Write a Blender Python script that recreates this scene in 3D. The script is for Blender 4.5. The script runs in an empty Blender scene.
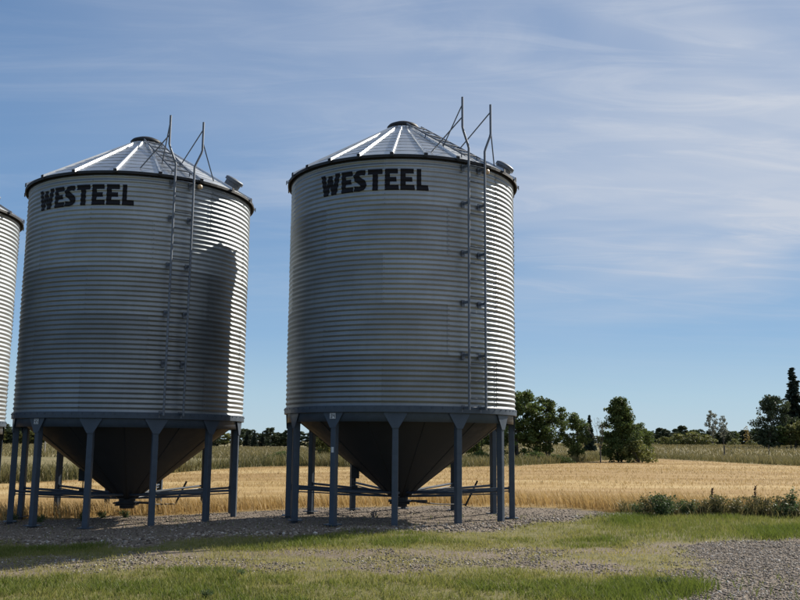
import bpy, bmesh, math, random
import numpy as np
from mathutils import Matrix, Vector

random.seed(7)
RNG = np.random.default_rng(11)
sc = bpy.context.scene
col = sc.collection
R_ = math.radians

# ------------------------------------------------------------------ camera
FPX, PITCH, ROLL, CAM_H = 911.62, 0.154619, -0.0092387, 1.5007   # pixels of an 800 px wide frame
cp, sp_ = math.cos(PITCH), math.sin(PITCH)
cr, sr = math.cos(ROLL), math.sin(ROLL)
right0, fwd, up0 = Vector((1, 0, 0)), Vector((0, cp, sp_)), Vector((0, -sp_, cp))
cam_r = cr * right0 - sr * up0
cam_u = sr * right0 + cr * up0
cam_data = bpy.data.cameras.new('camera')
cam = bpy.data.objects.new('camera', cam_data)
col.objects.link(cam)
m = Matrix((cam_r, cam_u, -fwd)).transposed().to_4x4()
m.translation = Vector((0, 0, CAM_H))
cam.matrix_world = m
cam_data.sensor_width = 36
cam_data.lens = FPX / 800 * 36
cam_data.clip_end = 6000
sc.camera = cam

# ------------------------------------------------------------------ sky, sun, exposure
SUN_AZ = R_(90 - 42)      # from +Y towards +X
SUN_EL = R_(34.5)
world = bpy.data.worlds.new('World')
sc.world = world
world.use_nodes = True
wt = world.node_tree
for n in list(wt.nodes):
    wt.nodes.remove(n)


def N(tree, kind, **kw):
    n = tree.nodes.new(kind)
    for k, v in kw.items():
        if k.startswith('i_'):
            key = k[2:]
            key = int(key) if key.isdigit() else key.replace('_', ' ')
            n.inputs[key].default_value = v
        else:
            setattr(n, k, v)
    return n


def L(tree, a, b):
    tree.links.new(a, b)


sky = N(wt, 'ShaderNodeTexSky', sky_type='NISHITA')
sky.sun_disc = False
sky.sun_elevation = SUN_EL
sky.sun_rotation = SUN_AZ
sky.altitude = 600
sky.air_density = 1.0
sky.dust_density = 0.1
sky.ozone_density = 1.6
tc = N(wt, 'ShaderNodeTexCoord')
sep = N(wt, 'ShaderNodeSeparateXYZ')
L(wt, tc.outputs['Generated'], sep.inputs[0])
# high cloud sheet: the view ray meets a plane far above
zc = N(wt, 'ShaderNodeMath', operation='MAXIMUM', i_1=0.03)
L(wt, sep.outputs[2], zc.inputs[0])
zc2 = N(wt, 'ShaderNodeMath', operation='ADD', i_1=0.16)
L(wt, zc.outputs[0], zc2.inputs[0])
dx = N(wt, 'ShaderNodeMath', operation='DIVIDE')
dy = N(wt, 'ShaderNodeMath', operation='DIVIDE')
L(wt, sep.outputs[0], dx.inputs[0]); L(wt, zc2.outputs[0], dx.inputs[1])
L(wt, sep.outputs[1], dy.inputs[0]); L(wt, zc2.outputs[0], dy.inputs[1])
cmb = N(wt, 'ShaderNodeCombineXYZ')
L(wt, dx.outputs[0], cmb.inputs[0]); L(wt, dy.outputs[0], cmb.inputs[1])


def cloud_layer(rot, scale, loc, nscale, detail, dist, lo, hi):
    mp = N(wt, 'ShaderNodeMapping')
    mp.inputs['Rotation'].default_value = (0, 0, rot)
    mp.inputs['Scale'].default_value = scale
    mp.inputs['Location'].default_value = loc
    L(wt, cmb.outputs[0], mp.inputs[0])
    nz = N(wt, 'ShaderNodeTexNoise', noise_dimensions='2D')
    nz.inputs['Scale'].default_value = nscale
    nz.inputs['Detail'].default_value = detail
    nz.inputs['Roughness'].default_value = 0.62
    nz.inputs['Distortion'].default_value = dist
    L(wt, mp.outputs[0], nz.inputs['Vector'])
    mr = N(wt, 'ShaderNodeMapRange', interpolation_type='SMOOTHSTEP')
    mr.inputs['From Min'].default_value = lo
    mr.inputs['From Max'].default_value = hi
    L(wt, nz.outputs['Fac'], mr.inputs['Value'])
    return mr.outputs[0]


streak = cloud_layer(R_(24), (0.6, 1.9, 1), (3.1, 1.2, 0), 1.5, 9, 0.5, 0.45, 0.80)
veil = cloud_layer(R_(-6), (0.35, 0.9, 1), (0.4, 7.0, 0), 0.9, 4, 0.4, 0.26, 0.74)
fine = cloud_layer(R_(26), (0.7, 2.8, 1), (9.0, 2.0, 0), 3.0, 8, 0.9, 0.42, 0.8)
# the veil of cirrus thickens towards the sun's side of the sky (east of the bins)
side = N(wt, 'ShaderNodeMapRange', interpolation_type='SMOOTHSTEP')
side.inputs['From Min'].default_value = -1.3
side.inputs['From Max'].default_value = 1.6
side.inputs['To Min'].default_value = 0.06
side.inputs['To Max'].default_value = 1.35
L(wt, dx.outputs[0], side.inputs['Value'])
v1 = N(wt, 'ShaderNodeMath', operation='MULTIPLY'); L(wt, veil, v1.inputs[0]); L(wt, side.outputs[0], v1.inputs[1])
f1 = N(wt, 'ShaderNodeMath', operation='MULTIPLY'); L(wt, fine, f1.inputs[0]); L(wt, side.outputs[0], f1.inputs[1])
s1 = N(wt, 'ShaderNodeMath', operation='MULTIPLY', i_1=0.27); L(wt, streak, s1.inputs[0])
a1 = N(wt, 'ShaderNodeMath', operation='MULTIPLY_ADD', i_1=0.80); L(wt, v1.outputs[0], a1.inputs[0]); L(wt, s1.outputs[0], a1.inputs[2])
a2 = N(wt, 'ShaderNodeMath', operation='MULTIPLY_ADD', i_1=0.24, use_clamp=True); L(wt, f1.outputs[0], a2.inputs[0]); L(wt, a1.outputs[0], a2.inputs[2])
lowf = N(wt, 'ShaderNodeMapRange', interpolation_type='SMOOTHSTEP')
lowf.inputs['From Min'].default_value = 0.10
lowf.inputs['From Max'].default_value = 0.20
lowf.inputs['To Min'].default_value = 0.12
L(wt, sep.outputs[2], lowf.inputs['Value'])
a3 = N(wt, 'ShaderNodeMath', operation='MULTIPLY'); L(wt, a2.outputs[0], a3.inputs[0]); L(wt, lowf.outputs[0], a3.inputs[1])
mixc = N(wt, 'ShaderNodeMix', data_type='RGBA')
mixc.inputs[7].default_value = (6.4, 7.0, 8.1, 1)
L(wt, a3.outputs[0], mixc.inputs[0])
# pale air low over the plain, clear blue above it
hr = N(wt, 'ShaderNodeValToRGB')
stops = [(0.0, (5.3, 7.0, 8.1)), (0.05, (4.5, 6.5, 8.1)), (0.115, (2.9, 5.0, 7.7)), (0.24, (1.9, 3.7, 6.6)), (0.5, (1.25, 2.7, 5.6))]
while len(hr.color_ramp.elements) < len(stops):
    hr.color_ramp.elements.new(.5)
for e, (p_, c_) in zip(hr.color_ramp.elements, stops):
    e.position = p_; e.color = (*c_, 1)
L(wt, sep.outputs[2], hr.inputs[0])
hazef = N(wt, 'ShaderNodeMapRange', interpolation_type='SMOOTHSTEP')
hazef.inputs['From Min'].default_value = 0.05
hazef.inputs['From Max'].default_value = 0.55
hazef.inputs['To Min'].default_value = 0.92
hazef.inputs['To Max'].default_value = 0.6
L(wt, sep.outputs[2], hazef.inputs['Value'])
mixh = N(wt, 'ShaderNodeMix', data_type='RGBA')
L(wt, hazef.outputs[0], mixh.inputs[0]); L(wt, sky.outputs[0], mixh.inputs[6]); L(wt, hr.outputs[0], mixh.inputs[7])
L(wt, mixh.outputs[2], mixc.inputs[6])
bg = N(wt, 'ShaderNodeBackground'); bg.inputs['Strength'].default_value = 0.060
L(wt, mixc.outputs[2], bg.inputs['Color'])
wo = N(wt, 'ShaderNodeOutputWorld'); L(wt, bg.outputs[0], wo.inputs[0])

sun_data = bpy.data.lights.new('sun', 'SUN')
sun_data.energy = 5.0
sun_data.angle = R_(0.53)
sun_data.color = (1.0, 0.93, 0.82)
sun = bpy.data.objects.new('sun', sun_data)
col.objects.link(sun)
to_sun = Vector((math.sin(SUN_AZ) * math.cos(SUN_EL), math.cos(SUN_AZ) * math.cos(SUN_EL), math.sin(SUN_EL)))
sun.rotation_euler = to_sun.to_track_quat('Z', 'Y').to_euler()
sun.location = to_sun * 60

sc.view_settings.view_transform = 'Standard'
sc.view_settings.look = 'None'
sc.view_settings.exposure = 0.58
sc.view_settings.gamma = 1.0
sc.render.engine = 'CYCLES'
sc.cycles.max_bounces = 8
sc.cycles.use_denoising = True

# ------------------------------------------------------------------ pixel -> direction, ground shape


def ray(u, v):
    d = fwd + cam_r * ((u - 400) / FPX) + cam_u * ((300 - v) / FPX)
    return d


def on_plane(u, v, z=0.0):
    d = ray(u, v)
    t = (z - CAM_H) / d.z
    return (d.x * t, d.y * t)


def sstep(a, b, x):
    t = np.clip((np.asarray(x, float) - a) / (b - a), 0, 1)
    return t * t * (3 - 2 * t)


_lat = np.random.default_rng(5).random((256, 256))


def vnoise(x, y):
    x = np.asarray(x, float); y = np.asarray(y, float)
    xi = np.floor(x).astype(int); yi = np.floor(y).astype(int)
    fx = x - xi; fy = y - yi
    fx = fx * fx * (3 - 2 * fx); fy = fy * fy * (3 - 2 * fy)
    a = _lat[xi % 256, yi % 256]; b = _lat[(xi + 1) % 256, yi % 256]
    c = _lat[xi % 256, (yi + 1) % 256]; d = _lat[(xi + 1) % 256, (yi + 1) % 256]
    return (a * (1 - fx) + b * fx) * (1 - fy) + (c * (1 - fx) + d * fx) * fy


def fnoise(x, y, o=3):
    s = 0; a = 1; t = 0
    for k in range(o):
        s = s + a * vnoise(x * 2 ** k + 17.3 * k, y * 2 ** k + 5.1 * k); t += a; a *= .5
    return s / t


def curve_from_px(pts, z=0.0):
    w = sorted(on_plane(u, v, z) for u, v in pts)
    xs = np.array([p[0] for p in w]); ys = np.array([p[1] for p in w])
    return lambda x: np.interp(x, xs, ys)


field_front = curve_from_px([(0, 513), (110, 511), (240, 509), (300, 507), (400, 507), (519, 508), (580, 511), (646, 515), (800, 517)], -0.02)
pad_front = curve_from_px([(0, 540), (80, 542), (140, 545), (190, 538), (230, 536), (270, 538), (340, 536), (395, 535), (450, 534), (500, 532), (540, 527), (580, 523), (620, 520), (660, 517), (800, 512)], -0.03)
track_far = curve_from_px([(0, 560), (130, 558), (260, 556), (400, 550), (530, 549), (640, 546), (720, 545), (800, 541)], -0.04)
track_near = curve_from_px([(0, 578), (130, 572), (260, 570), (400, 572), (530, 570), (600, 572), (640, 575)], -0.04)
field_far = curve_from_px([(0, 474), (60, 473), (130, 470), (240, 465), (290, 464.5), (350, 466), (440, 468), (520, 466), (560, 463.5), (620, 460), (660, 460), (700, 461.5), (800, 466)], 0)
_gx = on_plane(676, 600, -0.04)
_gx2 = on_plane(690, 578, -0.04)


def gravel_right(x, y):
    """signed: >0 on the driveway gravel at the right front"""
    xl = _gx[0] + (y - _gx[1]) * (_gx2[0] - _gx[0]) / (_gx2[1] - _gx[1]) * 0.9
    return x - xl


BINS = [(0.0312, 18.894), (-5.717, 19.6625), (-11.29, 20.43)]


def height(x, y):
    x = np.asarray(x, float); y = np.asarray(y, float)
    near = 1 - sstep(40, 90, y)
    z = 0.0238 * np.clip(x, -22, 0.0) * near * (.25 + .75 * sstep(12.5, 17.5, y))
    z = z - 0.02 * (1 - sstep(13.6, 16.2, y)) * near
    # low gravel berm along the front of the pad
    dpf = y - pad_front(x)
    z = z + 0.05 * np.exp(-((dpf - 0.7) / 0.55) ** 2) * sstep(7, 4, x) * near
    z = z + near * (fnoise(x * 0.35 + 40, y * 0.35, 3) - .5) * 0.10 * sstep(0.5, 3.5, np.min([np.hypot(x - bx, y - by) for bx, by in BINS], axis=0) - 1.5)
    z = z + near * (fnoise(x * 2.1, y * 2.1, 2) - .5) * 0.035
    far = sstep(70, 170, y)
    z = z + far * (1.25 * sstep(-10, 45, x) - 0.0) + far * (fnoise(x * 0.02, y * 0.02, 2) - .5) * 0.5
    z = z + sstep(300, 900, y) * 1.0
    return z


def hz(x, y):
    return float(height(np.array([x]), np.array([y]))[0])


def zones(x, y):
    """field, pad gravel, grass, track, drive"""
    e = (fnoise(x * 1.3, y * 1.3 + 30, 3) - .5)
    fy = field_front(x); py = pad_front(x)
    field = sstep(-0.25, 0.25, y - fy + e * 0.9)
    pad = sstep(-0.35, 0.35, y - py + e * 1.3) * (1 - field)
    pad = pad * sstep(-20.0, -17.0, x)
    tf = track_far(x); tn = track_near(x)
    track = sstep(-0.4, 0.4, tf - y + e * 1.8) * sstep(-0.4, 0.4, y - tn + e * 1.8)
    drive = sstep(-0.3, 0.35, gravel_right(x, y) + e * 1.2) * sstep(-.3, .4, tf - y + e * 1.2)
    return field, pad, track, drive


# ------------------------------------------------------------------ material helpers


def mat(name):
    mt = bpy.data.materials.new(name)
    mt.use_nodes = True
    t = mt.node_tree
    for n in list(t.nodes):
        t.nodes.remove(n)
    out = t.nodes.new('ShaderNodeOutputMaterial')
    bs = t.nodes.new('ShaderNodeBsdfPrincipled')
    L(t, bs.outputs[0], out.inputs[0])
    return mt, t, bs, out


def ramp(t, fac, stops):
    r = t.nodes.new('ShaderNodeValToRGB')
    el = r.color_ramp.elements
    while len(el) < len(stops):
        el.new(0.5)
    for e, (p, c) in zip(el, stops):
        e.position = p; e.color = (c[0], c[1], c[2], 1)
    L(t, fac, r.inputs[0])
    return r.outputs[0]


def noise(t, vec, scale, detail=4, rough=.55, dist=0):
    n = t.nodes.new('ShaderNodeTexNoise')
    n.inputs['Scale'].default_value = scale
    n.inputs['Detail'].default_value = detail
    n.inputs['Roughness'].default_value = rough
    n.inputs['Distortion'].default_value = dist
    if vec is not None:
        L(t, vec, n.inputs['Vector'])
    return n.outputs['Fac']


def mixrgb(t, fac, a, b, mode='MIX'):
    mx = t.nodes.new('ShaderNodeMix'); mx.data_type = 'RGBA'; mx.blend_type = mode
    for sock, v in ((0, fac), (6, a), (7, b)):
        if isinstance(v, (int, float)):
            mx.inputs[sock].default_value = v
        elif isinstance(v, tuple):
            mx.inputs[sock].default_value = (*v, 1) if len(v) == 3 else v
        else:
            L(t, v, mx.inputs[sock])
    return mx.outputs[2]


def maprange(t, v, a, b, c, d):
    n = t.nodes.new('ShaderNodeMapRange')
    for i, x in enumerate((a, b, c, d)):
        n.inputs[i + 1].default_value = x
    L(t, v, n.inputs[0])
    return n.outputs[0]


def bump(t, bs, h, strength, dist):
    b = t.nodes.new('ShaderNodeBump')
    b.inputs['Strength'].default_value = strength
    b.inputs['Distance'].default_value = dist
    L(t, h, b.inputs['Height']); L(t, b.outputs[0], bs.inputs['Normal'])


def attr(t, name, out='Fac'):
    a = t.nodes.new('ShaderNodeAttribute'); a.attribute_name = name
    return a.outputs[out]


def galvanised(name, base, rough, metallic=0.92, spread=0.10):
    mt, t, bs, out = mat(name)
    tcn = t.nodes.new('ShaderNodeTexCoord')
    oi = t.nodes.new('ShaderNodeObjectInfo')
    if name == 'galvanised_wall':
        an = t.nodes.new('ShaderNodeAttribute'); an.attribute_type = 'OBJECT'; an.attribute_name = 'tone'
        rnd = an.outputs['Fac']
    else:
        rnd = maprange(t, oi.outputs['Random'], 0, 1, 1 - spread, 1 + spread)
    n1 = noise(t, tcn.outputs['Object'], 2.2, 5, .6)
    n2 = noise(t, tcn.outputs['Object'], 60, 3, .6)
    # streaks running down the sheet
    mp = t.nodes.new('ShaderNodeMapping'); mp.inputs['Scale'].default_value = (9, 9, .35)
    L(t, tcn.outputs['Object'], mp.inputs[0])
    n3 = noise(t, mp.outputs[0], 1.6, 5, .65)
    n0 = noise(t, tcn.outputs['Object'], .9, 3, .5)
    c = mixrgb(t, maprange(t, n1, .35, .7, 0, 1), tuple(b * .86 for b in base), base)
    c = mixrgb(t, maprange(t, n0, .38, .62, 0, .6), c, tuple(b * .70 for b in base))  # broad blotches imitate uneven reflections in the base colour
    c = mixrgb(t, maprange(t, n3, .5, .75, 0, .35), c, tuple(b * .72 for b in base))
    vm = t.nodes.new('ShaderNodeVectorMath'); vm.operation = 'SCALE'
    L(t, c, vm.inputs[0]); L(t, rnd, vm.inputs['Scale'])
    L(t, vm.outputs[0], bs.inputs['Base Color'])
    bs.inputs['Metallic'].default_value = metallic
    r0 = maprange(t, n2, .3, .7, rough - .05, rough + .07)
    ad = t.nodes.new('ShaderNodeMath'); ad.operation = 'MULTIPLY_ADD'; ad.inputs[1].default_value = .12
    L(t, oi.outputs['Random'], ad.inputs[0]); L(t, r0, ad.inputs[2])
    L(t, ad.outputs[0], bs.inputs['Roughness'])
    return mt


M = {}
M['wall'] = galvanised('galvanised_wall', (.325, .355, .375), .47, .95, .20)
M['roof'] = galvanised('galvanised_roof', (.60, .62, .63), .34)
M['ladder'] = galvanised('galvanised_pipe', (.15, .17, .20), .5, .55)


def paint(name, colr, rough=.42, dust=.35):
    mt, t, bs, out = mat(name)
    tcn = t.nodes.new('ShaderNodeTexCoord')
    n1 = noise(t, tcn.outputs['Object'], 5, 6, .65)
    n2 = noise(t, tcn.outputs['Object'], 38, 4, .6)
    c = mixrgb(t, maprange(t, n1, .4, .75, 0, dust), colr, tuple(min(1, a * 1.7 + .015) for a in colr))
    c = mixrgb(t, maprange(t, n2, .62, .75, 0, .5), c, tuple(a * .6 for a in colr))
    L(t, c, bs.inputs['Base Color'])
    L(t, maprange(t, n1, .3, .7, rough - .08, rough + .15), bs.inputs['Roughness'])
    bs.inputs['Specular IOR Level'].default_value = .25
    return mt


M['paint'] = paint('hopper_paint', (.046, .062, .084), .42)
M['cone'] = paint('cone_paint_shaded', (.024, .027, .031), .55)  # hopper paint made darker, the underside's shade is in the colour
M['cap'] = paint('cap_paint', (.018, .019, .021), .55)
M['black'] = paint('letter_paint', (.004, .004, .007), .6, .1)
M['white'] = paint('tag_white', (.55, .56, .56), .5, .1)
M['amber'] = paint('indicator_tan', (.42, .30, .18), .4, .2)
M['hatch'] = galvanised('hatch_steel', (.13, .15, .18), .5, .6)


def leafmat(name, c1, c2, trans=.35):
    mt, t, bs, out = mat(name)
    tint = attr(t, 'tint')
    oi = t.nodes.new('ShaderNodeObjectInfo')
    c = ramp(t, tint, [(0, c1), (1, c2)])
    vm = t.nodes.new('ShaderNodeVectorMath'); vm.operation = 'SCALE'
    L(t, c, vm.inputs[0]); L(t, maprange(t, oi.outputs['Random'], 0, 1, .82, 1.18), vm.inputs['Scale'])
    L(t, vm.outputs[0], bs.inputs['Base Color'])
    bs.inputs['Roughness'].default_value = .6
    bs.inputs['Specular IOR Level'].default_value = .25
    tr = t.nodes.new('ShaderNodeBsdfTranslucent')
    L(t, vm.outputs[0], tr.inputs['Color'])
    mx = t.nodes.new('ShaderNodeMixShader'); mx.inputs[0].default_value = trans
    L(t, bs.outputs[0], mx.inputs[1]); L(t, tr.outputs[0], mx.inputs[2])
    L(t, mx.outputs[0], out.inputs[0])
    return mt


M['leaf'] = leafmat('leaf_green', (.050, .078, .020), (.130, .165, .048), .42)
M['leaf_olive'] = leafmat('leaf_olive', (.085, .095, .026), (.19, .19, .06), .42)
M['leaf_dark'] = leafmat('leaf_dark', (.034, .050, .026), (.080, .100, .046))
M['leaf_pale'] = leafmat('leaf_pale', (.16, .17, .13), (.26, .26, .20))
M['leaf_yellow'] = leafmat('leaf_yellow', (.20, .15, .045), (.34, .25, .09))
M['needle'] = leafmat('needle_dark', (.020, .032, .022), (.045, .062, .040), .2)
M['grass'] = leafmat('grass_blades', (.108, .142, .024), (.31, .275, .09), .45)
M['straw'] = leafmat('straw', (.30, .19, .065), (.56, .40, .17), .35)
M['tallgrass'] = leafmat('tall_grass', (.070, .075, .025), (.24, .20, .09), .35)
M['weed'] = leafmat('weed_leaf', (.055, .095, .035), (.12, .16, .065), .35)
M['dock'] = leafmat('dock_seed', (.06, .022, .012), (.11, .045, .022), .1)
M['bark'] = paint('bark', (.075, .065, .055), .85, .5)
M['post'] = paint('weathered_post', (.085, .075, .065), .9, .5)
M['pole'] = paint('pale_pole', (.32, .29, .25), .9, .4)

# stones
mt, t, bs, out = mat('gravel_stone')
c = ramp(t, attr(t, 'tint'), [(0, (.075, .056, .040)), (.45, (.20, .16, .12)), (.8, (.33, .28, .225)), (1, (.56, .52, .46))])
L(t, c, bs.inputs['Base Color']); bs.inputs['Roughness'].default_value = .85
M['stone'] = mt

# ground: earth, gravel dust, thatch and stubble litter laid out by zone
mt, t, bs, out = mat('ground_soil')
tcn = t.nodes.new('ShaderNodeTexCoord'); P = tcn.outputs['Object']
z = t.nodes.new('ShaderNodeAttribute'); z.attribute_name = 'zone'
zs = t.nodes.new('ShaderNodeSeparateColor'); L(t, z.outputs['Color'], zs.inputs[0])
zf, zg, zp = zs.outputs[0], zs.outputs[1], zs.outputs[2]       # field, gravel, pasture beyond
nb = noise(t, P, .55, 5, .6); nm = noise(t, P, 4.0, 5, .65); nf = noise(t, P, 26, 5, .7)
mpv = t.nodes.new('ShaderNodeMapping'); mpv.inputs['Scale'].default_value = (.06, .42, 1); L(t, P, mpv.inputs[0])
nrow = noise(t, mpv.outputs[0], 1.0, 5, .6, .6)
mpv2 = t.nodes.new('ShaderNodeMapping'); mpv2.inputs['Scale'].default_value = (.35, 2.4, 1); L(t, P, mpv2.inputs[0])
nrow2 = noise(t, mpv2.outputs[0], 1.0, 5, .65, .4)
thatch = mixrgb(t, maprange(t, nm, .35, .7, 0, 1), (.11, .108, .036), (.21, .175, .085))
thatch = mixrgb(t, maprange(t, nf, .45, .7, 0, .6), thatch, (.070, .080, .022))
vor = t.nodes.new('ShaderNodeTexVoronoi'); vor.inputs['Scale'].default_value = 38; L(t, P, vor.inputs['Vector'])
grav = ramp(t, maprange(t, nf, .3, .75, 0, 1), [(0, (.075, .058, .042)), (.5, (.15, .118, .088)), (1, (.27, .225, .175))])
grav = mixrgb(t, maprange(t, nb, .4, .65, 0, .7), grav, (.125, .096, .068))
hsv = t.nodes.new('ShaderNodeSeparateColor'); L(t, vor.outputs['Color'], hsv.inputs[0])
grav = mixrgb(t, .6, grav, mixrgb(t, hsv.outputs[0], (.065, .05, .036), (.29, .24, .19)))
straw = ramp(t, maprange(t, nrow, .34, .66, 0, 1), [(0, (.24, .150, .052)), (.5, (.36, .245, .098)), (1, (.46, .345, .17))])
straw = mixrgb(t, maprange(t, nrow2, .45, .7, 0, .55), straw, (.22, .135, .05))
straw = mixrgb(t, maprange(t, nf, .55, .72, 0, .5), straw, (.52, .40, .22))
mpv3 = t.nodes.new('ShaderNodeMapping'); mpv3.inputs['Scale'].default_value = (.03, .16, 1); L(t, P, mpv3.inputs[0])
swath = noise(t, mpv3.outputs[0], 1.0, 4, .55, .3)
straw = mixrgb(t, maprange(t, swath, .42, .60, 0, .65), straw, (.25, .155, .060))
past = mixrgb(t, maprange(t, nb, .35, .65, 0, 1), (.145, .130, .058), (.235, .190, .098))
past = mixrgb(t, maprange(t, nrow, .5, .7, 0, .6), past, (.105, .108, .046))
c = mixrgb(t, zg, thatch, grav)
c = mixrgb(t, zf, c, straw)
c = mixrgb(t, zp, c, past)
L(t, c, bs.inputs['Base Color']); bs.inputs['Roughness'].default_value = .95
bs.inputs['Specular IOR Level'].default_value = .15
hh = t.nodes.new('ShaderNodeMath'); hh.operation = 'MULTIPLY_ADD'; hh.inputs[1].default_value = .6
L(t, vor.outputs['Distance'], hh.inputs[0]); L(t, nf, hh.inputs[2])
bump(t, bs, hh.outputs[0], .45, .015)
M['ground'] = mt

# ------------------------------------------------------------------ mesh helpers


class MB:
    def __init__(s):
        s.v = []; s.f = []

    def add(s, vs, fs):
        o = len(s.v)
        s.v += [tuple(p) for p in vs]
        s.f += [tuple(i + o for i in f) for f in fs]

    def box(s, c, size, rot=None):
        vs = []
        for dz in (-.5, .5):
            for dx_, dy_ in ((-.5, -.5), (.5, -.5), (.5, .5), (-.5, .5)):
                p = Vector((dx_ * size[0], dy_ * size[1], dz * size[2]))
                if rot is not None:
                    p = rot @ p
                vs.append(p + Vector(c))
        s.add(vs, [(3, 2, 1, 0), (4, 5, 6, 7), (0, 1, 5, 4), (1, 2, 6, 5), (2, 3, 7, 6), (3, 0, 4, 7)])

    def tube(s, pts, rad, seg=8, cap=True):
        pts = [Vector(p) for p in pts]
        if not hasattr(rad, '__len__'):
            rad = [rad] * len(pts)
        rings = []
        prev = None
        for i, p in enumerate(pts):
            d = (pts[min(i + 1, len(pts) - 1)] - pts[max(i - 1, 0)]).normalized()
            if prev is None:
                a = d.cross(Vector((0, 0, 1)))
                if a.length < 1e-3:
                    a = d.cross(Vector((1, 0, 0)))
            else:
                a = prev - d * prev.dot(d)
            a.normalize(); prev = a
            b = d.cross(a)
            rings.append([p + (a * math.cos(k * 2 * math.pi / seg) + b * math.sin(k * 2 * math.pi / seg)) * rad[i] for k in range(seg)])
        vs = [q for r in rings for q in r]
        fs = []
        for i in range(len(rings) - 1):
            for k in range(seg):
                k2 = (k + 1) % seg
                fs.append((i * seg + k, i * seg + k2, (i + 1) * seg + k2, (i + 1) * seg + k))
        if cap:
            fs.append(tuple(range(seg - 1, -1, -1)))
            fs.append(tuple((len(rings) - 1) * seg + k for k in range(seg)))
        s.add(vs, fs)

    def lathe(s, prof, seg=72, a0=0, a1=2 * math.pi):
        full = abs(a1 - a0 - 2 * math.pi) < 1e-6
        n = seg if full else seg + 1
        vs = []
        for (r, zz) in prof:
            for k in range(n):
                a = a0 + (a1 - a0) * k / seg
                vs.append((r * math.sin(a), r * math.cos(a), zz))
        fs = []
        for i in range(len(prof) - 1):
            for k in range(seg):
                k2 = (k + 1) % n
                fs.append((i * n + k, (i + 1) * n + k, (i + 1) * n + k2, i * n + k2))
        s.add(vs, fs)

    def mesh(s, name, material, smooth=False):
        me = bpy.data.meshes.new(name)
        me.from_pydata(s.v, [], s.f)
        me.materials.append(material)
        if smooth:
            me.polygons.foreach_set('use_smooth', [True] * len(me.polygons))
        me.update()
        return me


def fast_mesh(name, V, F, material, tint=None, smooth=False):
    """V (n,3), F (m,k) arrays"""
    me = bpy.data.meshes.new(name)
    nv = len(V); nf_, k = F.shape
    me.vertices.add(nv); me.vertices.foreach_set('co', np.ascontiguousarray(V, dtype=np.float32).ravel())
    me.loops.add(nf_ * k); me.loops.foreach_set('vertex_index', np.ascontiguousarray(F, dtype=np.int32).ravel())
    me.polygons.add(nf_)
    me.polygons.foreach_set('loop_start', np.arange(0, nf_ * k, k, dtype=np.int32))
    me.polygons.foreach_set('loop_total', np.full(nf_, k, dtype=np.int32))
    if smooth:
        me.polygons.foreach_set('use_smooth', np.ones(nf_, dtype=bool))
    me.update(calc_edges=True)
    if tint is not None:
        a = me.attributes.new('tint', 'FLOAT', 'POINT')
        a.data.foreach_set('value', np.ascontiguousarray(tint, dtype=np.float32))
    me.materials.append(material)
    return me


def link(name, data, parent=None, loc=None, rot=None, scale=None):
    o = bpy.data.objects.new(name, data)
    col.objects.link(o)
    if parent is not None:
        o.parent = parent
    if loc is not None:
        o.location = loc
    if rot is not None:
        o.rotation_euler = rot
    if scale is not None:
        o.scale = scale
    return o


def tag(o, label=None, cat=None, group=None, kind=None):
    if label: o['label'] = label
    if cat: o['category'] = cat
    if group: o['group'] = group
    if kind: o['kind'] = kind
    return o


# ------------------------------------------------------------------ ground sheet
def axis(fine, lo, hi, step, grow, far_lo, far_hi):
    a = list(np.arange(lo, hi + 1e-6, step))
    s = step
    while a[-1] < far_hi:
        s *= grow; a.append(a[-1] + s)
    s = step
    b = []
    x = lo
    while x > far_lo:
        s *= grow; x -= s; b.append(x)
    return np.array(b[::-1] + a)


gx = axis(0, -14, 11, .16, 1.12, -3500, 3500)
gy = axis(0, 6, 24, .14, 1.07, -200, 4500)
GX, GY = np.meshgrid(gx, gy)
GZ = height(GX, GY)
V = np.stack([GX.ravel(), GY.ravel(), GZ.ravel()], 1)
nx, ny = len(gx), len(gy)
idx = np.arange(nx * ny).reshape(ny, nx)
F = np.stack([idx[:-1, :-1].ravel(), idx[:-1, 1:].ravel(), idx[1:, 1:].ravel(), idx[1:, :-1].ravel()], 1)
fz, pz, tz, dz = zones(GX.ravel(), GY.ravel())
bare = np.clip(tz * (.15 + 1.1 * sstep(.38, .62, fnoise(GX.ravel() * .9 + 3, GY.ravel() * 1.4, 3))), 0, 1)
gz = np.clip(np.maximum.reduce([pz, bare, dz]), 0, 1)
pastz = sstep(-1, 2, GY.ravel() - field_far(GX.ravel()))
ZC4 = np.stack([fz, gz, pastz, np.ones_like(fz)], 1).astype(np.float32)
yard_id = np.zeros(len(V), int)
yard_id[dz > .5] = 1; yard_id[pz > .5] = 2; yard_id[fz > .5] = 3; yard_id[pastz > .5] = 4
fid = np.median(yard_id[F], axis=1).astype(int)
for k, nm_ in enumerate(['ground', 'gravel_drive', 'gravel_pad', 'stubble_field', 'pasture']):
    sel = F[fid == k]
    used, inv = np.unique(sel, return_inverse=True)
    gme = fast_mesh(nm_, V[used], inv.reshape(-1, 4), M['ground'], None, True)
    ca = gme.attributes.new('zone', 'FLOAT_COLOR', 'POINT')
    ca.data.foreach_set('color', ZC4[used].ravel())
    tag(link(nm_, gme), kind='structure')

# ------------------------------------------------------------------ grain bins
R = 2.343; ZB = 2.151; ZT = 6.851
NCORR = 50; NT = 5; PITCHC = (ZT - ZB) / NCORR; AMP = 0.0094
TIER = (ZT - ZB) / NT
LEG_T0 = 2.3


def corr(zz):
    return AMP * math.cos((zz - ZB) / PITCHC * 2 * math.pi)


def polar(r, deg, zz):
    a = R_(deg)
    return Vector((r * math.sin(a), r * math.cos(a), zz))


mesh_cache = {}


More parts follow.
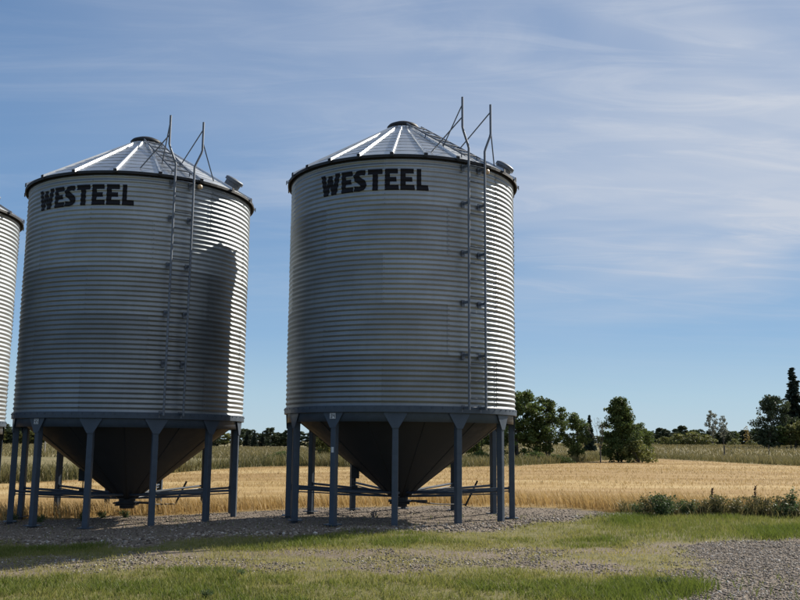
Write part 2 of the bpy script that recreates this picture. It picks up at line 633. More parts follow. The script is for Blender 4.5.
def sheet_mesh():
    mb = MB()
    rows = 10 * 8
    seg = 16
    span = R_(60)
    lap = R_(.7)
    vs = []
    for i in range(rows + 1):
        zz = i / rows * TIER
        for k in range(seg + 1):
            a = -lap + (span + 2 * lap) * k / seg
            off = (k / seg - .5) * .005            # one side laps over the next sheet
            r = R + corr(ZB + zz) + off
            vs.append((r * math.sin(a), r * math.cos(a), zz))
    fs = []
    for i in range(rows):
        for k in range(seg):
            a = i * (seg + 1) + k
            fs.append((a, a + seg + 1, a + seg + 2, a + 1))
    mb.add(vs, fs)
    return mb.mesh('wall_sheet', M['wall'], True)


def bolts_mesh():
    mb = MB()
    for j in range(10):
        zz = (j + .0) * PITCHC + PITCHC * 0.0
        for a in (R_(60.1),):
            r = R + corr(ZB + zz) + .002
            mb.box((r * math.sin(a), r * math.cos(a), zz + .002), (.013, .012, .013), Matrix.Rotation(-a, 3, 'Z'))
    return mb.mesh('seam_bolts', M['ladder'])


def build_mesh(key, fn):
    if key not in mesh_cache:
        mesh_cache[key] = fn()
    return mesh_cache[key]


def m_ring():
    mb = MB()
    mb.lathe([(R - .03, ZB + .004), (R + .026, ZB + .004), (R + .030, ZB - .002), (R + .030, ZB - .112), (R + .026, ZB - .118), (R - .06, ZB - .118)], 96)
    for k in range(72):
        a = k * 5 + 1.2
        p = polar(R + .034, a, ZB - .03)
        mb.box(p, (.018, .012, .018), Matrix.Rotation(-R_(a), 3, 'Z'))
    return mb.mesh('base_ring', M['paint'])


def m_skirt():
    mb = MB()
    mb.lathe([(R - .035, ZB - .119), (R - .035, ZB - .285), (R - .05, ZB - .285)], 96)
    return mb.mesh('skirt', M['paint'], True)


def m_cone():
    mb = MB()
    prof = [(R - .055, ZB - .10)]
    z0, r0, z1, r1 = ZB - .10, R - .055, .40, .17
    prof += [(r1, z1), (r1, z1 - .05)]
    mb.lathe([prof[0], ((r0 + r1) / 2, (z0 + z1) / 2), prof[1]], 96)
    mb.lathe([(r1, z1), (r1, z1 - .06)], 32)
    # weld seams running down the cone
    for k in range(12):
        a = LEG_T0 + 15 + 30 * k
        mb.tube([polar(r0 - .004, a, z0 - .01), polar(r1 + .01, a, z1 + .005)], .006, 5)
    return mb.mesh('hopper_cone', M['cone'], True)


def m_gate():
    mb = MB()
    mb.box((0, 0, .325), (.46, .46, .03))
    mb.box((0, 0, .285), (.40, .40, .03))
    mb.box((.36, .10, .325), (.4, .04, .03)); mb.box((.36, -.10, .325), (.4, .04, .03))
    mb.tube([(0, 0, .27), (0, 0, .21)], .15, 16)
    return mb.mesh('slide_gate', M['cap'])


def m_crank():
    mb = MB()
    mb.tube([(.35, .05, .30), (.8, .42, .24), (1.42, .95, .20)], .014, 6)
    mb.tube([(1.40, .95, .17), (1.66, .95, .70)], .022, 6)
    return mb.mesh('crank_handle', M['cap'])


def m_access():
    mb = MB()
    a = 262
    p = polar(.92, a, .90)
    mb.box(p, (.20, .16, .26), Matrix.Rotation(-R_(a), 3, 'Z'))
    mb.tube([p + Vector((0, 0, -.13)), p + Vector((0, 0, -.30))], .012, 6)
    mb.box(p + Vector((0, 0, -.31)), (.12, .10, .07))
    return mb.mesh('access_hatch', M['cap'])


LEGR = 2.298
LEGW = .112


def m_leg():
    mb = MB()
    h0, h1 = -.25, ZB - .118
    mb.box((0, LEGR - .03, (h0 + h1) / 2), (LEGW, LEGW, h1 - h0))
    me = mb.mesh('leg', M['paint'])
    return bevelled(me, .012)


def bevelled(me, w):
    bm = bmesh.new(); bm.from_mesh(me)
    bmesh.ops.bevel(bm, geom=bm.edges[:], offset=w, segments=2, affect='EDGES', profile=.5)
    bm.to_mesh(me); bm.free()
    return me


def m_gusset():
    mb = MB()
    y = LEGR - .03 + LEGW / 2
    zt_, zb_ = ZB - .112, ZB - .40
    o = .014
    poly = [(-.215, zt_), (.215, zt_), (.215, zt_ - .03), (LEGW / 2 + .004, zb_), (-LEGW / 2 - .004, zb_), (-.215, zt_ - .03)]
    n = len(poly)

    def yy(x):
        return math.sqrt(max(0, (R + .032) ** 2 - x * x)) - R - .032
    vs = [(x, y + .002 + yy(x), z_) for x, z_ in poly] + [(x, y + .002 + o + yy(x), z_) for x, z_ in poly]
    fs = [tuple(range(n - 1, -1, -1)), tuple(range(n, 2 * n))] + [(i, (i + 1) % n, n + (i + 1) % n, n + i) for i in range(n)]
    mb.add(vs, fs)
    # side fins back to the cone
    for s_ in (-1, 1):
        x = s_ * (LEGW / 2 + .006)
        mb.add([(x, y, zb_), (x, y, zt_ - .01), (x, y - .16, zt_ - .01), (x + s_ * .008, y, zb_), (x + s_ * .008, y, zt_ - .01), (x + s_ * .008, y - .16, zt_ - .01)],
               [(0, 1, 2), (5, 4, 3), (0, 3, 4, 1), (1, 4, 5, 2), (2, 5, 3, 0)])
    return mb.mesh('gusset_plate', M['paint'])


def m_foot():
    mb = MB()
    mb.box((0, LEGR - .03, .012), (.24, .24, .016))
    return mb.mesh('foot_plate', M['paint'])


def m_brace():
    mb = MB()
    mb.tube([(0, .30, .50), (0, LEGR - .08, .60)], .024, 8)
    mb.tube([(0, .24, .42), (0, LEGR - .08, .545)], .013, 6)
    mb.box((0, LEGR - .09, .572), (.05, .02, .13))
    return mb.mesh('brace', M['paint'])


RE, ZE = 2.425, 6.845
RC, ZC = .29, 8.150


def roof_z(r):
    return ZE + (RE - r) * (ZC - ZE) / (RE - RC)


def m_panel(n):
    mb = MB()
    a = math.pi / n
    rr = [RE, RE - .02, 1.9, 1.35, .8, RC - .06]
    vs = []
    cols = 4
    for r in rr:
        for k in range(cols + 1):
            t_ = -a + 2 * a * k / cols
            vs.append((r * math.sin(t_), r * math.cos(t_), roof_z(r) + (0.0)))
    fs = []
    for i in range(len(rr) - 1):
        for k in range(cols):
            q = i * (cols + 1) + k
            fs.append((q, q + 1, q + cols + 2, q + cols + 1))
    # turned down eave lip
    lip = [(RE * math.sin(-a + 2 * a * k / cols), RE * math.cos(-a + 2 * a * k / cols), roof_z(RE) - .055) for k in range(cols + 1)]
    b0 = len(vs)
    vs += lip
    for k in range(cols):
        fs.append((k, b0 + k, b0 + k + 1, k + 1))
    mb.add(vs, fs)
    # pressed cross creases
    for r in (2.2, 1.98, 1.76, 1.54, 1.32, 1.1, .88):
        w = r * math.sin(a) * .86
        sl = math.atan2(ZC - ZE, RE - RC)
        mb.box((0, r * math.cos(a * .5), roof_z(r * math.cos(a * .5)) + .002), (2 * w, .018, .0055), Matrix.Rotation(-sl, 3, 'X'))
    return mb.mesh('roof_panel', M['roof'])


def m_rib():
    mb = MB()
    prof = [(-.030, 0), (-.016, .052), (.016, .052), (.030, 0)]
    r0, r1 = RE + .035, RC - .03
    vs = []
    for r, sc_ in ((r0, 1), (r1, .75)):
        zz = roof_z(r)
        for x, h_ in prof:
            vs.append((x * sc_, r, zz + h_ * sc_ - .004))
    mb.add(vs, [(0, 1, 5, 4), (1, 2, 6, 5), (2, 3, 7, 6), (0, 3, 2, 1), (4, 5, 6, 7), (0, 4, 7, 3)])
    return mb.mesh('roof_rib', M['roof'])


def m_ribend():
    mb = MB()
    zz = roof_z(RE + .04)
    mb.box((0, RE + .040, zz + .012), (.070, .012, .075))
    return mb.mesh('rib_closure', M['cap'])


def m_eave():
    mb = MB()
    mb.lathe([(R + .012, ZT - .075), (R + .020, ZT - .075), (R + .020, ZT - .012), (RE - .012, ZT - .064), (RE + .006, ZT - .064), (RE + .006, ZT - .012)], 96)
    return mb.mesh('eave_shade_ring', M['cap'])  # dark cap paint stands in for the shadow along the eave lip


def m_cap():
    mb = MB()
    z0 = ZC - .035
    mb.lathe([(.27, z0), (.315, z0 + .045), (.345, z0 + .055), (.345, z0 + .095), (.31, z0 + .135), (.20, z0 + .185), (.08, z0 + .205), (.001, z0 + .208)], 40)
    return mb.mesh('roof_cap', M['cap'], True)


def m_capring():
    mb = MB()
    z0 = ZC - .10
    mb.lathe([(.36, z0), (.36, z0 + .09), (.335, z0 + .10), (.28, z0 + .10)], 40)
    return mb.mesh('cap_collar', M['roof'], True)


def m_hatch():
    mb = MB()
    sl = math.atan2(ZC - ZE, RE - RC)
    prof = [(.17, -.05), (.17, .12), (.205, .125), (.205, .19), (.17, .21), (.001, .225)]
    mb.lathe(prof, 28)
    a = 106; r = 2.12
    rot = Matrix.Rotation(-R_(a), 3, 'Z') @ Matrix.Rotation(-sl, 3, 'X')
    base = polar(r, a, roof_z(r))
    mb.v = [tuple(rot @ Vector(p) + base) for p in mb.v]
    return mb.mesh('roof_hatch', M['hatch'])


LAZ = 146.2
LRO = 2.535     # ladder distance from the bin axis
LHW = .195
lt = Vector((math.cos(R_(LAZ)), -math.sin(R_(LAZ)), 0))       # towards smaller azimuth is -, larger +
lo = Vector((math.sin(R_(LAZ)), math.cos(R_(LAZ)), 0))


def lad(s_, out, zz):
    """s_ along the rung (+ = viewer's right), out = distance from axis"""
    return lo * out + lt * (-s_) + Vector((0, 0, zz))


def m_rail(s_):
    mb = MB()
    w = s_ * LHW
    pts = [lad(w, LRO, ZB - .06), lad(w, LRO, 7.04), lad(w + s_ * .02, LRO, 7.10), lad(w + s_ * .13, LRO, 7.36), lad(w + s_ * .15, LRO, 7.43), lad(w + s_ * .15, LRO, 8.02)]
    mb.tube(pts, .022, 8)
    return mb.mesh('ladder_rail', M['ladder'], False)


def m_rung():
    mb = MB()
    mb.tube([lad(-LHW, LRO, 0), lad(LHW, LRO, 0)], .013, 6)
    return mb.mesh('ladder_rung', M['ladder'], True)


def m_bracket(s_):
    mb = MB()
    w = s_ * LHW
    mb.box((lad(w, LRO, 0) + lad(w, R - .02, 0)) / 2, (.012, LRO - R + .02, .05), Matrix.Rotation(-R_(LAZ), 3, 'Z'))
    mb.box(lad(w, R + .014, -.01), (.07, .012, .13), Matrix.Rotation(-R_(LAZ), 3, 'Z'))
    return mb.mesh('ladder_bracket', M['ladder'])


def m_rodbrace(s_, which):
    mb = MB()
    w = s_ * (LHW + .15)
    if which == 0:
        a = lad(w, LRO - .015, 7.86); r = 1.70
        b = lad(w * .55, r, roof_z(math.hypot(r, w)) + .01)
    else:
        a = lad(w, LRO - .015, 7.62)
        az = LAZ - s_ * 20
        b = polar(2.26, az, roof_z(2.26) + .01)
    mb.tube([a, b], .0125, 6)
    return mb.mesh('handrail_brace', M['ladder'])


def m_roofrail(s_):
    mb = MB()
    w = s_ * LHW * .95
    p = [lad(w, r, roof_z(r) + .075) for r in (2.40, .42)]
    mb.tube(p, .016, 6)
    for r in (2.3, 1.7, 1.1, .5):
        mb.tube([lad(w, r, roof_z(r) + .075), lad(w, r, roof_z(r) - .005)], .012, 5)
    return mb.mesh('roof_ladder_rail', M['ladder'])


def m_roofrung():
    mb = MB()
    mb.tube([lad(-LHW * .95, 0, 0), lad(LHW * .95, 0, 0)], .016, 6)
    return mb.mesh('roof_ladder_rung', M['ladder'])


def m_ind():
    mb = MB()
    p = polar(R + .005, 137.0, 6.71)
    q = polar(R + .06, 137.0, 6.71)
    mb.tube([p, q], .026, 12)
    mb.tube([q, polar(R + .085, 137.0, 6.71), polar(R + .10, 137.0, 6.71)], [.055, .05, .02], 14)
    return mb.mesh('level_indicator', M['amber'], False)


# lettering: block capitals, laid on the corrugated wall
def glyph(ch):
    """list of convex polygons in a unit box (x 0..1, y 0..1)"""
    if ch == 'E':
        return [[(0, 0), (.38, 0), (.36, 1), (0, 1)], [(.37, .0), (1.02, 0), (.98, .24), (.37, .24)], [(.36, .40), (.84, .40), (.82, .62), (.36, .62)], [(.36, .77), (.94, .77), (.92, 1), (.36, 1)]]
    if ch == 'L':
        return [[(0, 0), (.42, 0), (.40, 1), (.0, 1)], [(.42, 0), (1.08, 0), (1.03, .25), (.415, .25)]]
    if ch == 'T':
        return [[(-.02, .76), (1, .76), (1.0, 1), (-.02, 1)], [(.31, 0), (.70, 0), (.69, .76), (.32, .76)]]
    if ch == 'W':
        return [[(0, 1), (.17, 0), (.42, 0), (.495, .48), (.58, 0), (.83, 0), (1, 1), (.77, 1), (.68, .44), (.60, .93), (.39, .93), (.32, .44), (.24, 1)]]
    if ch == 'S':
        path = [(.93, .86), (.60, .885), (.33, .86), (.20, .74), (.27, .60), (.50, .50), (.71, .41), (.79, .28), (.70, .15), (.44, .115), (.02, .14)]
        W = [.125, .115, .13, .17, .165, .15, .165, .17, .13, .115, .125]
        res = []
        Lp, Rp = [], []
        asp = .62
        for i, p in enumerate(path):
            a = path[max(i - 1, 0)]; b = path[min(i + 1, len(path) - 1)]
            d = Vector(((b[0] - a[0]) * asp, b[1] - a[1])).normalized()
            nn = Vector((-d.y, d.x))
            Lp.append((p[0] + nn.x * W[i] / asp, p[1] + nn.y * W[i])); Rp.append((p[0] - nn.x * W[i] / asp, p[1] - nn.y * W[i]))
        for i in range(len(path) - 1):
            res.append([Lp[i], Rp[i], Rp[i + 1], Lp[i + 1]])
        return res


LET = [('W', 0, 11.6), ('E', 12.5, 6.2), ('S', 19.1, 6.0), ('T', 26.1, 6.8), ('E', 34.0, 6.5), ('E', 41.2, 6.6), ('L', 48.7, 5.2)]
LZ0, LZ1 = 6.165, 6.58


def m_letter(ch, a0, wd):
    bm = bmesh.new()
    for poly in glyph(ch):
        vs = [bm.verts.new((p[0] * wd, LZ0 + p[1] * (LZ1 - LZ0), 0)) for p in poly]
        bm.faces.new(vs)
    bm.normal_update()
    bmesh.ops.triangulate(bm, faces=bm.faces[:])
    zz = LZ0 + .001
    step = PITCHC / 8
    while zz < LZ1:
        bmesh.ops.bisect_plane(bm, geom=bm.verts[:] + bm.edges[:] + bm.faces[:], plane_co=(0, zz, 0), plane_no=(0, 1, 0))
        zz += step
    x = -.2
    while x < wd * 1.1:
        bmesh.ops.bisect_plane(bm, geom=bm.verts[:] + bm.edges[:] + bm.faces[:], plane_co=(x, 0, 0), plane_no=(1, 0, 0))
        x += 1.2
    for v in bm.verts:
        az = R_(-137.7 - a0 - v.co.x); zc_ = v.co.y
        r = R + corr(zc_) + .0055
        v.co = (r * math.sin(az), r * math.cos(az), zc_)
    bmesh.ops.recalc_face_normals(bm, faces=bm.faces[:])
    me = bpy.data.meshes.new('letter')
    bm.to_mesh(me); bm.free()
    me.materials.append(M['black'])
    me.polygons.foreach_set('use_smooth', [True] * len(me.polygons))
    return me


SEG7 = {'3': 'abgcd', '4': 'fgbc', '5': 'afgcd', '6': 'afgcde'}


def m_tag(txt=None):
    """white plate (txt None) or its dark figures, in leg space: leg at azimuth 0"""
    mb = MB()
    y = LEGR - .03 + LEGW / 2 + .0165
    zc_ = ZB - .185
    if txt is None:
        mb.box((0, y + .002, zc_), (.13, .004, .10))
        return mb.mesh('number_tag', M['white'])
    for i, ch in enumerate(txt):
        x0 = .030 - i * .060            # seen from outside, +x is to the left
        w, h_ = .034, .066
        S = {'a': (0, h_ / 2, w, 0), 'g': (0, 0, w, 0), 'd': (0, -h_ / 2, w, 0), 'f': (w / 2, h_ / 4, 0, h_ / 2), 'b': (-w / 2, h_ / 4, 0, h_ / 2), 'e': (w / 2, -h_ / 4, 0, h_ / 2), 'c': (-w / 2, -h_ / 4, 0, h_ / 2)}
        for s_ in SEG7[ch]:
            cx, cz, lx, lz = S[s_]
            mb.box((x0 + cx, y + .0052, zc_ + cz), (lx + .011, .002, lz + .011))
    return mb.mesh('numerals', M['black'])


def m_sticker():
    mb = MB()
    y = LEGR - .03 + LEGW / 2
    mb.box((0, y + .002, ZB - .80), (.055, .003, .10))
    return mb.mesh('sticker', M['white'])


TONES = [[.74, .94, 1.0, .92, 1.06], [.84, .80, .86, 1.04, 1.06], [.9, .9, .95, 1.0, 1.0]]   # sheets from different rolls
trnd = random.Random(3)


def grain_bin(i, label, roofn, roofphase, number):
    x, y = BINS[i]
    gz0 = (0, -.1369, -.272)[i]
    root = link('grain_bin', None, None, (x, y, gz0))
    root.empty_display_size = .5
    tag(root, label, 'grain bin', 'steel hopper bins in a row')
    rz = lambda deg: (0, 0, -R_(deg))
    for tr in range(NT):
        for k in range(6):
            a = k * 60 + (30 if tr % 2 else 0) + 8
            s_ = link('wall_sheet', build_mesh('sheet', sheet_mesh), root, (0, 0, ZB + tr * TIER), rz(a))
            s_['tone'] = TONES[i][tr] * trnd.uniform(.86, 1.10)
            tag(link('seam_bolts', build_mesh('bolts', bolts_mesh), s_), kind='stuff')
    link('base_ring', build_mesh('ring', m_ring), root)
    link('skirt', build_mesh('skirt', m_skirt), root)
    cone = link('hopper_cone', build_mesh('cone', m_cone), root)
    link('access_hatch', build_mesh('access', m_access), cone)
    gate = link('slide_gate', build_mesh('gate', m_gate), root)
    link('crank_handle', build_mesh('crank', m_crank), gate, None, (0, 0, R_((0, 34, 10)[i])))
    for k in range(12):
        a = LEG_T0 + 30 * k
        lg = link('leg', build_mesh('leg', m_leg), root, None, rz(a))
        link('gusset_plate', build_mesh('gusset', m_gusset), lg)
        link('foot_plate', build_mesh('foot', m_foot), lg)
        link('brace', build_mesh('brace', m_brace), root, None, rz(a))
        if k == 7 and number:
            tg = link('number_tag', build_mesh('tag', m_tag), root, None, rz(a))
            link('numerals', build_mesh('num' + number, lambda: m_tag(number)), tg)
            if i == 0:
                link('sticker', build_mesh('sticker', m_sticker), root, None, rz(a))
    for k in range(roofn):
        a = roofphase + 360 / roofn * k
        link('roof_panel', build_mesh(('panel', roofn), lambda: m_panel(roofn)), root, None, rz(a + 180 / roofn))
        rb = link('roof_rib', build_mesh('rib', m_rib), root, None, rz(a))
        link('rib_closure', build_mesh('ribend', m_ribend), rb)
    link('eave_shade_ring', build_mesh('eave', m_eave), root)
    cp_ = link('roof_cap', build_mesh('cap', m_cap), root)
    link('cap_collar', build_mesh('capring', m_capring), cp_)
    link('roof_hatch', build_mesh('hatch', m_hatch), root)
    link('level_indicator', build_mesh('ind', m_ind), root)
    for s_ in (-1, 1):
        link('ladder_rail', build_mesh(('rail', s_), lambda: m_rail(s_)), root)
        for zz in (2.13, 3.10, 4.08, 5.03, 5.98, 6.70):
            link('ladder_bracket', build_mesh(('brk', s_), lambda: m_bracket(s_)), root, (0, 0, zz))
        for w in (0, 1):
            link('handrail_brace', build_mesh(('rod', s_, w), lambda: m_rodbrace(s_, w)), root)
        link('roof_ladder_rail', build_mesh(('rrail', s_), lambda: m_roofrail(s_)), root)
    for k in range(15):
        link('ladder_rung', build_mesh('rung', m_rung), root, (0, 0, 2.30 + k * .315))
    for k in range(7):
        r = 2.28 - k * .28
        link('roof_ladder_rung', build_mesh('rrung', m_roofrung), root, lo * r + Vector((0, 0, roof_z(r) + .075)))
    for ch, a0, wd in LET:
        link('letter', build_mesh(('let', a0), lambda: m_letter(ch, a0, wd)), root)
    return root


grain_bin(0, 'corrugated steel hopper grain bin nearest the trees, its ladder rails tallest against the sky', 24, -175.1, '34')
grain_bin(1, 'corrugated steel hopper grain bin in the middle of the row of three', 18, 176.9, '35')
grain_bin(2, 'corrugated steel hopper grain bin cut off by the left edge of the picture', 18, 176.9, None)

# ------------------------------------------------------------------ scatter helpers


def blades(name, x, y, h, w, lean, tint, material, zoff=-.01, leandir=None):
    n = len(x)
    zz = height(x, y) + zoff
    a = RNG.random(n) * 2 * np.pi
    b = RNG.random(n) * 2 * np.pi if leandir is None else leandir + RNG.normal(0, .6, n)
    ln = lean * h
    ox, oy = np.cos(a) * w / 2, np.sin(a) * w / 2
    lx, ly = np.cos(b) * ln, np.sin(b) * ln
    V = np.empty((n, 5, 3))
    V[:, 0] = np.stack([x - ox, y - oy, zz], 1)
    V[:, 1] = np.stack([x + ox, y + oy, zz], 1)
    mz = zz + h * .55
    V[:, 2] = np.stack([x - ox * .75 + lx * .35, y - oy * .75 + ly * .35, mz], 1)
    V[:, 3] = np.stack([x + ox * .75 + lx * .35, y + oy * .75 + ly * .35, mz], 1)
    V[:, 4] = np.stack([x + lx, y + ly, zz + h * np.sqrt(np.clip(1 - lean ** 2 * .5, .2, 1))], 1)
    b0 = np.arange(n) * 5
    F = np.concatenate([np.stack([b0, b0 + 1, b0 + 3], 1), np.stack([b0, b0 + 3, b0 + 2], 1), np.stack([b0 + 2, b0 + 3, b0 + 4], 1)])
    return fast_mesh(name, V.reshape(-1, 3), F, material, np.repeat(tint, 5))


def uni(n, x0, x1, y0, y1):
    return RNG.uniform(x0, x1, n), RNG.uniform(y0, y1, n)


def keep(mask, *arr):
    return [a[mask] for a in arr]


# short mown grass of the yard
def yard_grass():
    x, y = uni(800000, -13, 12, 7.0, 19.5)
    f_, p_, t_, d_ = zones(x, y)
    patch = fnoise(x * .9 + 9, y * .9, 3)
    fine = fnoise(x * 4 + 3, y * 4, 2)
    g = (1 - f_) * (1 - p_ * .985) * (1 - d_ * .985) * (1 - t_ * .72)
    nearb = sstep(.1, .9, track_near(x) - y + (fnoise(x * .8, y * .8 + 7, 3) - .5) * 1.2)
    g = g * np.clip(.25 + .45 * nearb + 1.6 * (patch - .28), .05, 1) * np.clip(.4 + 1.6 * (fine - .25), .1, 1)
    g = g * np.where(y > 14.2, .8, 1)
    k = RNG.random(len(x)) < g
    x, y, patch, t_, fine, nearb = keep(k, x, y, patch, t_, fine, nearb)
    lush = np.clip(sstep(.45, .7, patch) + .45 * nearb * sstep(.3, .5, fine), 0, 1) * (1 - t_)
    right = sstep(1.2, 3.2, x) * sstep(10.8, 9.6, y) + sstep(2.5, 4.5, x) * sstep(14.5, 15.2, y)
    h = (.028 + .045 * RNG.random(len(x))) * (1 + .5 * lush + 1.1 * np.clip(right, 0, 1))
    w = .006 + .005 * RNG.random(len(x))
    dry = np.clip(.62 - .55 * lush - .35 * right + .35 * t_ + .5 * (fnoise(x * 1.7 + 70, y * 1.7, 3) - .5) + RNG.normal(0, .16, len(x)), 0, 1)
    o = link('grass', blades('grass', x, y, h, w, .25 + .5 * RNG.random(len(x)), dry, M['grass']))
    tag(o, 'short patchy green and straw coloured grass of the yard in front of the bins', 'grass', kind='stuff')


yard_grass()

# gravel
ico = bmesh.new(); bmesh.ops.create_icosphere(ico, subdivisions=1, radius=1)
icoV = np.array([v.co[:] for v in ico.verts]); icoF = np.array([[v.index for v in f.verts] for f in ico.faces]); ico.free()


def stones(name, x, y, s, tint):
    n = len(x); m_ = len(icoV)
    zz = height(x, y)
    V = icoV[None] * (1 + RNG.normal(0, .17, (n, m_, 1)))
    sc3 = np.stack([s * RNG.uniform(.8, 1.35, n), s * RNG.uniform(.7, 1.1, n), s * RNG.uniform(.45, .8, n)], 1)
    V = V * sc3[:, None]
    a = RNG.random(n) * 2 * np.pi
    ca_, sa_ = np.cos(a)[:, None], np.sin(a)[:, None]
    X = V[..., 0] * ca_ - V[..., 1] * sa_ + x[:, None]
    Y = V[..., 0] * sa_ + V[..., 1] * ca_ + y[:, None]
    Z = V[..., 2] + (zz + s * .15)[:, None]
    F = (icoF[None] + (np.arange(n) * m_)[:, None, None]).reshape(-1, 3)
    return fast_mesh(name, np.stack([X, Y, Z], -1).reshape(-1, 3), F, M['stone'], np.repeat(tint, m_))


def gravel():
    x, y = uni(190000, -12, 11, 6.8, 24)
    f_, p_, t_, d_ = zones(x, y)
    fr = np.exp(-((y - pad_front(x) - .35) / .45) ** 2) * sstep(7, 4, x)
    cl = fnoise(x * 1.1 + 20, y * 1.1, 3)
    g = np.clip(p_ * (.38 + .5 * sstep(.45, .65, cl)) + d_ * .95 + t_ * .7 * sstep(.3, .55, cl) + fr * .5, 0, 1) * (1 - f_ * .97)
    k = RNG.random(len(x)) < g
    x, y, fr, d_ = keep(k, x, y, fr, d_)
    s = .006 + .017 * RNG.random(len(x)) ** 3.0 + fr * .022 * RNG.random(len(x)) ** 1.5
    t = np.clip(RNG.normal(.40, .28, len(x)), 0, 1)
    # crowded stones of the driveway and along the track
    x2, y2 = uni(150000, -8, 10, 6.8, 15)
    f2, p2, t2, d2 = zones(x2, y2)
    k = RNG.random(len(x2)) < np.clip(d2 * .9 + t2 * .55 * sstep(.35, .6, fnoise(x2 * 1.1 + 20, y2 * 1.1, 3)), 0, 1)
    x2, y2 = keep(k, x2, y2)
    x = np.concatenate([x, x2]); y = np.concatenate([y, y2])
    s = np.concatenate([s, .005 + .012 * RNG.random(len(x2)) ** 2.0])
    t = np.concatenate([t, np.clip(RNG.normal(.42, .32, len(x2)), 0, 1)])
    tag(link('gravel', stones('gravel', x, y, s, t)), 'brown and grey gravel stones of the bin pad, track and driveway', 'gravel', kind='stuff')


gravel()


# field: standing straw at the edge, stubble behind it
def straw():
    x, y = uni(95000, -16, 15, 18, 27)
    d = y - field_front(x) + (fnoise(x * 1.3, y * 1.3 + 30, 3) - .5) * .9
    e = sstep(-.05, .25, d) * (1 - sstep(1.6, 3.2, d))
    k = RNG.random(len(x)) < e * np.clip(.2 + 1.5 * fnoise(x * .8, y * .8 + 11, 3), 0, 1)
    x, y, d = keep(k, x, y, d)
    h = (.22 + .2 * RNG.random(len(x))) * (.75 + .4 * fnoise(x * .6 + 4, y * .6, 2)) * (1 - .35 * sstep(1, 3, d))
    h = h * (1 + .25 * sstep(1, 5, x))
    t = np.clip(RNG.normal(.55, .25, len(x)), 0, 1)
    tag(link('standing_straw', blades('standing_straw', x, y, h, .009 + .006 * RNG.random(len(x)), .15 + .45 * RNG.random(len(x)), t, M['straw'], leandir=math.pi * .9)), 'uncut golden straw standing along the near edge of the field', 'straw', kind='stuff')
    n = 200000
    yy = 21 + 64 * RNG.random(n) ** 1.5
    xx = RNG.uniform(-.62, .62, n) * (yy + 4)
    rows = np.abs(((yy + .06 * xx + .8 * fnoise(xx * .1, yy * .1, 2)) / .42) % 1 - .5)
    pn = fnoise(xx * .07 + 3, yy * .45, 3)
    k = (yy > field_front(xx) + .6) & (yy < field_far(xx)) & (RNG.random(n) < np.clip(.12 + 1.5 * (pn - .3), .05, 1))
    k &= (rows < .30) | (yy > 34)
    xx, yy, pn = keep(k, xx, yy, pn)
    h = .05 + .10 * RNG.random(len(xx))
    t = np.clip(RNG.normal(.45, .2, len(xx)) + (pn - .5) * 1.6, 0, 1)
    tag(link('stubble', blades('stubble', xx, yy, h, .012 + .010 * sstep(25, 60, yy), .3 + .8 * RNG.random(len(xx)), t, M['straw'])), 'golden cut stubble covering the harvested field', 'stubble', kind='stuff')


straw()


def rough_grass():
    # verge of tall grass along the far side of the field
    n = 120000
    x = RNG.uniform(-62, 70, n)
    d = RNG.random(n) ** 1.3
    deep = np.where(x < -2, 13, 26)
    y = field_far(x) + d * deep
    pn = fnoise(x * .25, y * .25 + 50, 3)
    k = RNG.random(n) < np.clip(.3 + 2.2 * (pn - .35), .05, 1) * (1 - .5 * d)
    x, y, pn, d = keep(k, x, y, pn, d)
    h = (.30 + .40 * RNG.random(len(x))) * np.where(x < -2, 1.35, 1) * (1.25 - .7 * d)
    t = np.clip(.35 + 1.3 * (pn - .5) + .5 * d + RNG.normal(0, .2, len(x)), 0, 1)
    tag(link('tall_grass', blades('tall_grass', x, y, h, .03 + .02 * RNG.random(len(x)), .2 + .5 * RNG.random(len(x)), t, M['tallgrass'])), 'rough olive and tan grass growing beyond the stubble field', 'grass', kind='stuff')
    n = 70000
    y = 80 + 150 * RNG.random(n) ** 1.2
    x = RNG.uniform(-.6, .62, n) * (y + 10)
    k = y > field_far(x) + 8
    x, y = keep(k, x, y)
    t = np.clip(RNG.normal(.75, .2, len(x)), 0, 1)
    tag(link('pasture_grass', blades('pasture_grass', x, y, .25 + .3 * RNG.random(len(x)), .07 + .05 * RNG.random(len(x)), .3 + .5 * RNG.random(len(x)), t, M['tallgrass'])), 'pale dry pasture grass between the field and the far trees', 'grass', kind='stuff')


rough_grass()

# weedy edge of the field at the right: dull grass mass
def edge_weeds():
    n = 9000
    x = RNG.uniform(4.9, 13, n)
    y = field_front(x) + RNG.normal(.15, .35, n)
    k = RNG.random(n) < np.clip(2 * fnoise(x * 1.5, y * 1.5, 3) - .35, .1, 1)
    x, y = keep(k, x, y)
    h = .14 + .24 * RNG.random(len(x))
    t = np.clip(RNG.normal(.6, .3, len(x)), 0, 1)
    tag(link('edge_grass', blades('edge_grass', x, y, h, .012 + .012 * RNG.random(len(x)), .3 + .5 * RNG.random(len(x)), t, M['tallgrass'])), 'dull green and brown weedy grass along the field edge beside the yard', 'grass', kind='stuff')


edge_weeds()

# ------------------------------------------------------------------ trees and plants


def leaf_quads(P, size, rng, flat=.0, aim=None):
    n = len(P)
    d1 = rng.normal(size=(n, 3)); d1[:, 2] *= (1 - flat)
    if aim is not None:
        d1 = d1 * .45 + aim
    d1 /= np.linalg.norm(d1, axis=1, keepdims=True)
    d2 = rng.normal(size=(n, 3)); d2 -= d1 * (d1 * d2).sum(1, keepdims=True)
    d2 /= np.linalg.norm(d2, axis=1, keepdims=True)
    s = size * rng.uniform(.6, 1.3, n)[:, None]
    V = np.stack([P - d1 * s, P + d2 * s * .55, P + d1 * s, P - d2 * s * .55], 1)
    return V


